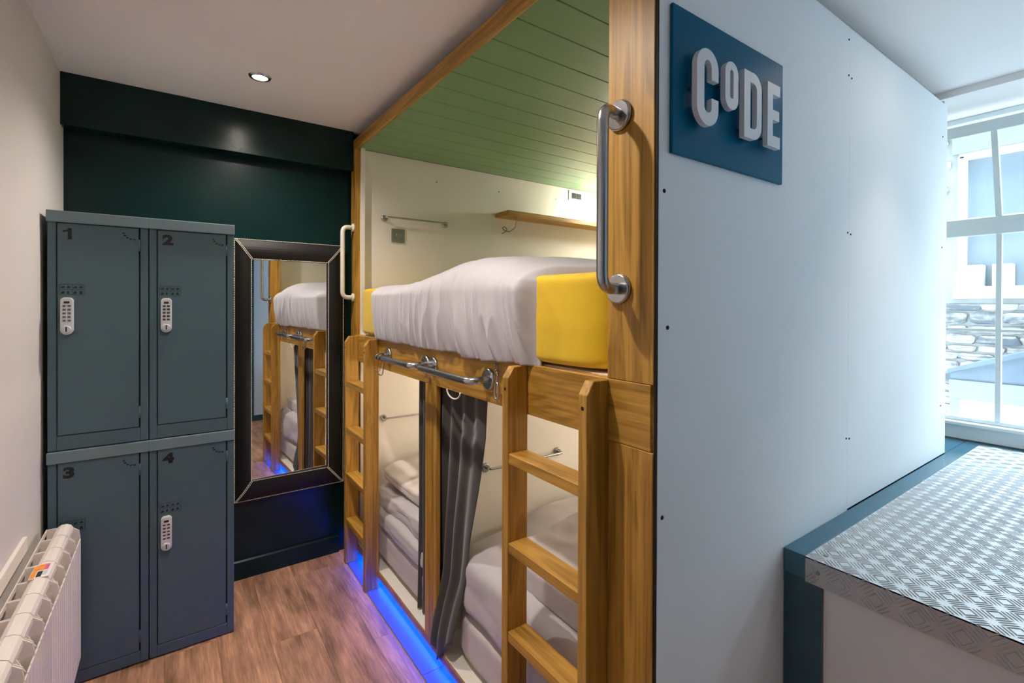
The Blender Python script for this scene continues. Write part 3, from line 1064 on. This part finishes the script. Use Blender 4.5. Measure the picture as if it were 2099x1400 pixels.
    kb = link('lock_knob', bm, M['lockgrey'], lk)
    box('knob_slot', (cx - 0.002, yf - 0.0305, lz0 + 0.012), (cx + 0.002, yf - 0.029, lz0 + 0.030), M['black'], lk)
    return t


locker(-0.383, -0.081, 0.903, 1.806, '1', True, 'upper left grey steel locker numbered 1')
locker(-0.080, 0.222, 0.903, 1.806, '2', True, 'upper right grey steel locker numbered 2 beside the mirror')
locker(-0.383, -0.081, 0.004, 0.902, '3', True, 'lower left grey steel locker numbered 3 behind the radiator')
locker(-0.080, 0.222, 0.004, 0.902, '4', True, 'lower right grey steel locker numbered 4 under the mirror side')

# ------------------------------------------------------------------ mirror
mr = thing('wall_mirror', (0.54, 2.89, 0.42), 'tall wall mirror in a black leather frame with cream stitching', 'mirror')
ox0, ox1, oz0, oz1 = 0.262, 0.818, 0.418, 1.800
ix0, ix1, iz0, iz1 = 0.338, 0.732, 0.520, 1.697
yb_, yo, yi = YD - 0.002, YD - 0.030, YD - 0.042


def frame_side(a, b, c, d):
    """outer edge a-b, inner edge c-d (x,z); raised toward the glass with a soft roll"""
    bm = bmesh.new()
    g = []
    for k in range(9):
        t = k / 8
        yy = yo + (yi - yo) * math.sin(t * math.pi / 2) - 0.010 * math.sin(t * math.pi)
        if k == 0:
            yy = yo
        g.append([bm.verts.new((a[0] + (d[0] - a[0]) * t, yy, a[1] + (d[1] - a[1]) * t)), bm.verts.new((b[0] + (c[0] - b[0]) * t, yy, b[1] + (c[1] - b[1]) * t))])
    g.insert(0, [bm.verts.new((a[0], yb_, a[1])), bm.verts.new((b[0], yb_, b[1]))])
    g.append([bm.verts.new((d[0], yb_, d[1])), bm.verts.new((c[0], yb_, c[1]))])
    for p, q in zip(g, g[1:]):
        bm.faces.new([p[0], p[1], q[1], q[0]])
    bm.faces.new([p[0] for p in g])
    bm.faces.new([p[1] for p in g][::-1])
    return link('frame_side', bm, M['leather'], mr)


O = [(ox0, oz0), (ox1, oz0), (ox1, oz1), (ox0, oz1)]
I = [(ix0, iz0), (ix1, iz0), (ix1, iz1), (ix0, iz1)]
for k in range(4):
    fs = frame_side(O[k], O[(k + 1) % 4], I[(k + 1) % 4], I[k])
    # stitches: along the outer edge, the inner edge and a pair at the mitre
    bm = bmesh.new()

    def run(p, q, y0_, y1_, off=(0, 0)):
        L = math.hypot(q[0] - p[0], q[1] - p[1])
        n = max(2, int(L / 0.009))
        for s in range(n):
            t0, t1 = s / n, (s + 0.72) / n
            A = Vector((p[0] + (q[0] - p[0]) * t0 + off[0], y0_ + (y1_ - y0_) * t0 - 0.012 * math.sin(t0 * math.pi) * (abs(y1_ - y0_) > 0.001), p[1] + (q[1] - p[1]) * t0 + off[1]))
            B = Vector((p[0] + (q[0] - p[0]) * t1 + off[0], y0_ + (y1_ - y0_) * t1 - 0.012 * math.sin(t1 * math.pi) * (abs(y1_ - y0_) > 0.001), p[1] + (q[1] - p[1]) * t1 + off[1]))
            add_tube(bm, [A, B], 0.0022, 5)
    run(O[k], O[(k + 1) % 4], yo - 0.0015, yo - 0.0015)
    run(I[k], I[(k + 1) % 4], yi - 0.001, yi - 0.001)
    sx = 0.007 if k in (0, 3) else -0.007
    run(O[k], I[k], yo - 0.002, yi - 0.0015, (sx, 0))
    run(O[k], I[k], yo - 0.002, yi - 0.0015, (-sx * 0.2, 0))
    st = link('stitching', bm, M['stitch'], fs)
    st['kind'] = 'stuff'
bm = bmesh.new()
add_box(bm, (ix0 - 0.004, YD - 0.025, iz0 - 0.004), (ix1 + 0.004, YD - 0.020, iz1 + 0.004))
bmesh.ops.rotate(bm, cent=((ix0 + ix1) / 2, YD - 0.022, 1.1), matrix=Matrix.Rotation(math.radians(1.5), 3, 'Z'), verts=bm.verts)
link('mirror_glass', bm, M['mirror'], mr)

# ------------------------------------------------------------------ radiator
RZ, RX0, RX1 = 0.640, -0.378, -0.283
PITCH_R = 0.1045
rad = thing('radiator', (-0.33, 1.9, 0.12), 'white sectional aluminium radiator on the left wall in front of the lockers', 'radiator')
NR = 10
YR1 = 2.405


def rad_section_bm(y1):
    """one cast section, spanning y1-PITCH .. y1"""
    bm = bmesh.new()
    y0 = y1 - PITCH_R
    yc = (y0 + y1) / 2
    # rounded top hood, split from its neighbours by a thin joint
    hood = [(-0.352, RZ - 0.014), (-0.346, RZ - 0.004), (-0.336, RZ + 0.002), (-0.322, RZ + 0.002), (-0.310, RZ - 0.004), (-0.304, RZ - 0.014)]
    hood = [(-0.352, RZ - 0.030)] + hood + [(-0.304, RZ - 0.030)]
    add_prism(bm, hood, 'y', y0 + 0.0016, y1 - 0.0016)
    # thin cross web that carries the fins
    web = [(RX0 + 0.002, RZ - 0.006), (-0.352, RZ - 0.006), (-0.304, RZ - 0.016), (RX1 - 0.004, RZ - 0.030), (RX1 - 0.001, RZ - 0.055), (RX1 - 0.001, 0.14), (RX0 + 0.002, 0.14), (RX0 + 0.002, RZ - 0.05)]
    add_prism(bm, web, 'y', y1 - 0.006, y1 - 0.0015)
    add_prism(bm, web, 'y', y0 + 0.0015, y0 + 0.004)
    # slanted slats between webs under the hood, front and back
    add_prism(bm, [(RX1 - 0.004, RZ - 0.060), (RX1 - 0.007, RZ - 0.058), (-0.306, RZ - 0.022), (-0.303, RZ - 0.026)], 'y', y0 + 0.03, y0 + 0.034)
    # front face: two flat fins with narrow grooves
    for a, b in ((0.002, 0.030), (0.033, 0.062), (0.065, 0.1025)):
        add_box(bm, (RX1 - 0.004, y0 + a, 0.13), (RX1, y0 + b, RZ - 0.062), 0.0018, 1)
    add_box(bm, (RX0, y0 + 0.001, 0.13), (RX0 + 0.004, y1 - 0.001, RZ - 0.052), 0.0015, 1)
    add_box(bm, (RX0, y0, RZ - 0.022), (RX0 + 0.0035, y1, RZ - 0.005), 0.001, 1)
    # core column and collectors
    add_box(bm, (-0.342, yc - 0.018, 0.14), (-0.314, yc + 0.018, RZ - 0.03), 0.005, 1)
    for z in (0.19, RZ - 0.075):
        add_tube(bm, [(-0.328, y0, z), (-0.328, y1, z)], 0.022, 12)
    return bm


for k in range(NR):
    link('section', rad_section_bm(YR1 - k * PITCH_R), M['rad'], rad)
yend = YR1 - NR * PITCH_R
for z in (0.19, RZ - 0.075):
    bm = bmesh.new()
    add_disc(bm, (-0.328, yend, z), (0, -1, 0), 0.022, 0.02, bev=0.004)
    link('end_plug', bm, M['rad'], rad)
    bm = bmesh.new()
    add_disc(bm, (-0.328, YR1, z), (0, 1, 0), 0.022, 0.014, bev=0.004)
    link('end_plug', bm, M['rad'], rad)
for yy in (YR1 - 0.25, YR1 - 0.80):
    box('wall_bracket', (XL + 0.001, yy - 0.02, 0.50), (RX0 + 0.02, yy + 0.02, 0.53), M['rad'], rad)
bm = bmesh.new()
add_tube(bm, round_path([(-0.328, YR1 + 0.012, 0.19), (-0.328, YR1 + 0.03, 0.19), (-0.328, YR1 + 0.03, 0.0)], 0.012), 0.0075, 10)
link('feed_pipe', bm, M['rad'], rad)
# stickers on the hood
ys0 = YR1 - 4 * PITCH_R - 0.004
stk = box('sticker', (-0.350, ys0 - 0.006, RZ + 0.0012), (-0.305, ys0 + 0.090, RZ + 0.0030), M['sticker_w'], rad)
box('sticker_print', (-0.349, ys0 - 0.004, RZ + 0.003), (-0.338, ys0 + 0.082, RZ + 0.0034), M['sticker_o'], stk)
box('sticker_print', (-0.338, ys0 + 0.044, RZ + 0.003), (-0.323, ys0 + 0.086, RZ + 0.0034), M['sticker_o'], stk)
box('sticker_print', (-0.323, ys0 + 0.044, RZ + 0.003), (-0.314, ys0 + 0.084, RZ + 0.0034), M['sticker_p'], stk)
box('sticker_print', (-0.336, ys0 + 0.000, RZ + 0.003), (-0.324, ys0 + 0.038, RZ + 0.0034), M['sticker_k'], stk)
box('sticker_print', (-0.323, ys0 + 0.010, RZ + 0.003), (-0.313, ys0 + 0.036, RZ + 0.0034), M['lockgrey'], stk)
# boxed-in pipe run on the wall behind the radiator
tag(box('trim_4', (XL, 1.0, 0.652), (XL + 0.012, 2.19, 0.700), M['rad'], bev=0.003), kind='structure')

# ------------------------------------------------------------------ CODE sign
sg = thing('wall_sign', (1.148, YP, 1.798), 'square teal sign with raised white letters reading CODE on the white panel', 'sign')
box('sign_board', (0.902, YP - 0.009, 1.798), (1.393, YP - 0.0005, 2.129), M['teal'], sg, bev=0.002)
YLF, YLB = 0.642, 0.655


def arc(cx, cz, rx, rz, a0, a1, n=10):
    return [(cx + rx * math.cos(math.radians(a0 + (a1 - a0) * k / n)), cz + rz * math.sin(math.radians(a0 + (a1 - a0) * k / n))) for k in range(n + 1)]


def strip_letter(name, outer, inner, closed):
    """letter as a band between two matching outlines"""
    bm = bmesh.new()
    n = len(outer)
    vf = [(bm.verts.new((o[0], YLF, o[1])), bm.verts.new((i[0], YLF, i[1])), bm.verts.new((o[0], YLB, o[1])), bm.verts.new((i[0], YLB, i[1]))) for o, i in zip(outer, inner)]
    rng = range(n if closed else n - 1)
    for k in rng:
        a, b = vf[k], vf[(k + 1) % n]
        bm.faces.new([a[0], b[0], b[1], a[1]])
        bm.faces.new([a[2], a[3], b[3], b[2]])
        bm.faces.new([a[0], a[2], b[2], b[0]])
        bm.faces.new([a[1], b[1], b[3], a[3]])
    if not closed:
        for a in (vf[0], vf[-1]):
            bm.faces.new([a[0], a[1], a[3], a[2]])
    l = link(name, bm, M['letter'], sg)
    return l


# C
co = [(1.037, 1.976)] + [(1.037, 2.000)] + arc(0.995, 2.000, 0.042, 0.043, 0, 180, 14) + arc(0.995, 1.912, 0.042, 0.043, 180, 360, 14) + [(1.037, 1.934)]
ci_ = [(1.010, 1.976)] + [(1.010, 2.000)] + arc(0.9955, 2.000, 0.0145, 0.018, 0, 180, 14) + arc(0.9955, 1.912, 0.0145, 0.013, 180, 360, 14) + [(1.010, 1.934)]
strip_letter('letter_c', co, ci_, False)
# o
oo = arc(1.093, 2.014, 0.028, 0.028, 0, 180, 14) + arc(1.093, 1.956, 0.028, 0.028, 180, 360, 14)
oi_ = arc(1.0925, 2.014, 0.0075, 0.009, 0, 180, 14) + arc(1.0925, 1.960, 0.0075, 0.006, 180, 360, 14)
strip_letter('letter_o', oo, oi_, True)
# D
do = [(1.148, 2.042)] + [(1.190, 2.042)] + arc(1.190, 2.002, 0.040, 0.040, 80, 0, 10) + arc(1.190, 1.915, 0.040, 0.039, 0, -80, 10) + [(1.190, 1.876), (1.148, 1.876)]
di = [(1.176, 2.016)] + [(1.190, 2.016)] + arc(1.190, 2.000, 0.017, 0.016, 80, 0, 10) + arc(1.190, 1.917, 0.017, 0.015, 0, -80, 10) + [(1.190, 1.902), (1.176, 1.902)]
strip_letter('letter_d', do, di, True)
# E
bm = bmesh.new()
ep = [(1.260, 1.876), (1.324, 1.876), (1.324, 1.906), (1.287, 1.906), (1.287, 1.948), (1.320, 1.948), (1.320, 1.974), (1.287, 1.974), (1.287, 2.014), (1.324, 2.014), (1.324, 2.042), (1.260, 2.042)]
add_prism(bm, ep, 'y', YLF, YLB)
link('letter_e', bm, M['letter'], sg)
bm = bmesh.new()
for px_, pz_ in ((0.960, 1.95), (1.02, 1.90), (1.075, 1.985), (1.16, 2.02), (1.16, 1.90), (1.27, 2.02), (1.27, 1.90)):
    add_tube(bm, [(px_, YLB - 0.001, pz_), (px_, YP - 0.0085, pz_)], 0.003, 8)
link('letter_standoffs', bm, M['dksteel'], sg)

# ------------------------------------------------------------------ tread plate platform
ZP, XP, YS = 0.768, 1.430, 0.617
YQ = YB + 0.016
pf = thing('platform', (2.4, 0.0, 0), 'waist-high white and navy boxed platform topped with silver checker plate under the window', 'platform')
box('top_frame', (XP, YS + 0.0005, 0.702), (XR - 0.02, YP - 0.001, ZP), M['navy_lit'], pf, bev=0.002)
box('top_frame', (3.288, YQ, 0.702), (XR - 0.02, YS - 0.0005, ZP), M['navy_lit'], pf, bev=0.002)
box('top_frame', (XE + 0.003, YP, 0.702), (XR - 0.02, 0.96, ZP), M['navy_lit'], pf, bev=0.002)
box('corner_post', (XP + 0.002, 0.577, 0.0), (XP + 0.09, YP - 0.001, 0.7015), M['navy'], pf, bev=0.002)
box('front_panel', (XP + 0.012, YQ, 0.0), (XP + 0.03, 0.5765, 0.7015), M['panel'], pf)
box('deck_core', (XP + 0.004, YQ, 0.702), (3.287, YS - 0.001, ZP - 0.004), M['gap'], pf)
plate = box('tread_plate', (XP - 0.002, YQ, ZP - 0.004), (3.287, YS, ZP), M['alu'], pf)
lip = box('plate_lip', (XP - 0.002, YQ, 0.699), (XP + 0.002, YS, ZP - 0.0005), M['alu'], pf)


def bars(bm, frame, w, h, cell=0.0405, bl=0.040, bw=0.0038, bh=0.0024):
    """five-bar tread pattern over a w x h rectangle; frame(u, v, n) -> world point"""
    nu, nv = int(w / cell), int(h / cell)
    if nv < 1:
        nv = 1
    for i in range(nu + 1):
        for j in range(nv + 1):
            cu, cv = (i + 0.5) * cell, (j + 0.5) * cell
            s = 1 if (i + j) % 2 == 0 else -1
            d = Vector((math.cos(math.pi / 4), s * math.sin(math.pi / 4)))
            n = Vector((-d.y, d.x))
            for k in range(-2, 3):
                c = Vector((cu, cv)) + n * (k * 0.0082)
                L = bl / 2 * (1.0 if abs(k) < 2 else 0.82)
                P = [(-L, 0, 0), (-L * 0.5, -bw / 2, 0), (L * 0.5, -bw / 2, 0), (L, 0, 0), (L * 0.5, bw / 2, 0), (-L * 0.5, bw / 2, 0)]
                T = [(-L * 0.6, 0, bh), (L * 0.6, 0, bh)]
                if c.x < 0.003 or c.x > w - 0.003 or c.y < 0.003 or c.y > h - 0.003:
                    continue
                vs = []
                for q in P + T:
                    a = c + d * q[0] + n * q[1]
                    vs.append(frame(min(max(a.x, 0.001), w - 0.001), min(max(a.y, 0.0), h), q[2]))
                v = [bm.verts.new(p) for p in vs]
                for f in ((0, 1, 6), (1, 2, 7, 6), (2, 3, 7), (3, 4, 7), (4, 5, 6, 7), (5, 0, 6)):
                    bm.faces.new([v[x_] for x_ in f])


bm = bmesh.new()
bars(bm, lambda u, v, n: (XP - 0.002 + u, YS - v, ZP + n - 0.0002), 3.287 - XP + 0.002, YS - YQ)
tb = link('tread_bars', bm, M['alu'], plate)
tb['kind'] = 'stuff'
bm = bmesh.new()
bars(bm, lambda u, v, n: (XP - 0.002 - n + 0.0002, YS - u, ZP - v), YS - YQ, 0.068, cell=0.0405)
tb = link('tread_bars', bm, M['alu'], lip)
tb['kind'] = 'stuff'
for yy in (0.585, 0.10, -0.40, -0.88):
    bm = bmesh.new()
    add_disc(bm, (XP + 0.045, yy, ZP - 0.0005), (0, 0, 1), 0.006, 0.0028, seg=12, bev=0.001)
    link('rivet', bm, M['dksteel'], plate)
    bm = bmesh.new()
    add_disc(bm, (XP - 0.0015, yy, 0.735), (-1, 0, 0), 0.005, 0.0028, seg=12, bev=0.001)
    link('rivet', bm, M['dksteel'], lip)

# switch on the wall behind, seen in the mirror
sw = thing('light_switch', (0.905, YB, 1.12), 'white square wall switch reflected in the tall mirror', 'switch')
box('switch_plate', (0.862, YB, 1.128), (0.948, YB + 0.009, 1.214), M['switch'], sw, bev=0.003)
box('switch_rocker', (0.892, YB + 0.008, 1.148), (0.918, YB + 0.014, 1.194), M['letter'], sw, bev=0.002)

# ------------------------------------------------------------------ outside the window
tag(box('wall_outer', (XR, -6, ZC + 0.1), (XR + 0.2, 9, 9.0), M['render']), kind='structure')  # unseen upper floors, added to keep sky light off the facade opposite
tag(box('courtyard_ground', (XR + 0.2, -6, -1.6), (7.7, 9, -1.5), M['cobble']), kind='structure')
XO = 7.5
bl = thing('stone_building', (XO + 0.4, 1.0, -1.5), 'pale rubble stone building with a white framed window across the courtyard', 'building')
oy0, oy1, ozb, ozt = 0.25, 1.60, 1.60, 3.20
# wall around the window opening
for lo, hi in (((XO, -6, -1.5), (XO + 0.6, oy0, 4.6)), ((XO, oy1, -1.5), (XO + 0.6, 9, 4.6)), ((XO, oy0, -1.5), (XO + 0.6, oy1, ozb)), ((XO, oy0, ozt), (XO + 0.6, oy1, 4.6))):
    box('wall', lo, hi, M['mortar'], bl)
wf = box('window_sill', (XO - 0.06, oy0 - 0.04, 1.545), (XO + 0.2, oy1 + 0.04, 1.685), M['extwhite'], bl, bev=0.01)
box('window_frame', (XO - 0.02, 1.548, 1.685), (XO + 0.18, 1.610, ozt), M['extwhite'], bl, bev=0.008)
box('window_frame', (XO - 0.02, oy0 - 0.01, 1.685), (XO + 0.18, oy0 + 0.05, ozt), M['extwhite'], bl, bev=0.008)
box('window_frame', (XO - 0.02, oy0, 3.165), (XO + 0.18, oy1, 3.225), M['extwhite'], bl, bev=0.008)
box('window_frame', (XO + 0.10, oy0 + 0.05, 2.36), (XO + 0.15, 1.548, 2.43), M['extwhite'], bl, bev=0.008)
box('lintel', (XO - 0.03, oy0 - 0.1, 3.225), (XO + 0.1, oy1 + 0.06, 3.42), M['render'], bl, bev=0.01)
box('window_pane', (XO + 0.12, oy0 + 0.05, 1.685), (XO + 0.125, 1.548, 2.36), M['extglass'], bl)
box('window_pane', (XO + 0.12, oy0 + 0.05, 2.43), (XO + 0.125, 1.548, 3.165), M['extglass'], bl)
rnd = random.Random(3)
protos = []
for k in range(4):
    bm = bmesh.new()
    add_box(bm, (-0.5, -0.5, -0.5), (0.5, 0.5, 0.5), 0.16, 1)
    for v in bm.verts:
        v.co += Vector((rnd.uniform(-.03, .03), rnd.uniform(-.10, .10), rnd.uniform(-.10, .10)))
    me = bpy.data.meshes.new('stone')
    bmesh.ops.recalc_face_normals(bm, faces=bm.faces)
    bm.to_mesh(me)
    bm.free()
    me.materials.append(M['stone'])
    protos.append(me)
z = 0.15
while z < 3.95:
    hgt = rnd.uniform(0.085, 0.17)
    y = 0.55 + rnd.uniform(0, 0.2)
    while y < 2.25:
        w = rnd.uniform(0.14, 0.42)
        ya, yb2 = y, y + w
        hit = yb2 > oy0 - 0.08 and ya < oy1 + 0.02 and z + hgt > 1.54 and z < 3.43
        if not hit:
            o = bpy.data.objects.new('stone', protos[rnd.randrange(4)])
            COL.objects.link(o)
            o.parent = bl
            o.location = Vector((XO - 0.005, y + w / 2, z + hgt / 2)) - bl.location
            o.scale = (0.06, w - 0.02, hgt - 0.018)
        y += w
    z += hgt
for (a, b, lab) in ((1.548, 1.385, 'white box on the sill of the opposite window, left one'), (1.310, 1.150, 'white box on the sill of the opposite window, right one')):
    o = box('storage_box', (XO - 0.05, b, 1.686), (XO + 0.09, a, 1.928), M['extwhite'], None, bev=0.008)
    tag(o, lab, 'box', 'white boxes on the opposite sill')
# lean-to below
XS = 5.5
sh = thing('lean_to_shed', (XS + 0.6, 0.6, -1.5), 'low lean-to shed with a blue-grey sloping roof outside the window', 'shed')
box('wall', (XS, -2.0, -1.5), (XS + 1.2, 1.222, 0.82), M['render'], sh)
box('fascia', (XS - 0.02, -2.0, 0.67), (XS + 0.05, 1.225, 0.83), M['render'], sh, bev=0.005)
bm = bmesh.new()
add_prism(bm, [(1.23, 0.885), (0.93, 1.00), (-0.6, 1.62), (-0.6, 1.66), (0.93, 1.04), (1.23, 0.92)], 'x', XS - 0.05, XS + 1.25)
link('roof', bm, M['slate'], sh)
bm = bmesh.new()
add_prism(bm, [(1.222, 0.83), (1.222, 0.885), (0.93, 1.00), (-0.6, 1.62), (-0.6, 0.83)], 'x', XS, XS + 1.2)
link('gable', bm, M['slate'], sh)
box('door', (XS - 0.004, -0.4, -1.4), (XS + 0.02, 1.158, 0.668), M['extwhite'], sh, bev=0.01)
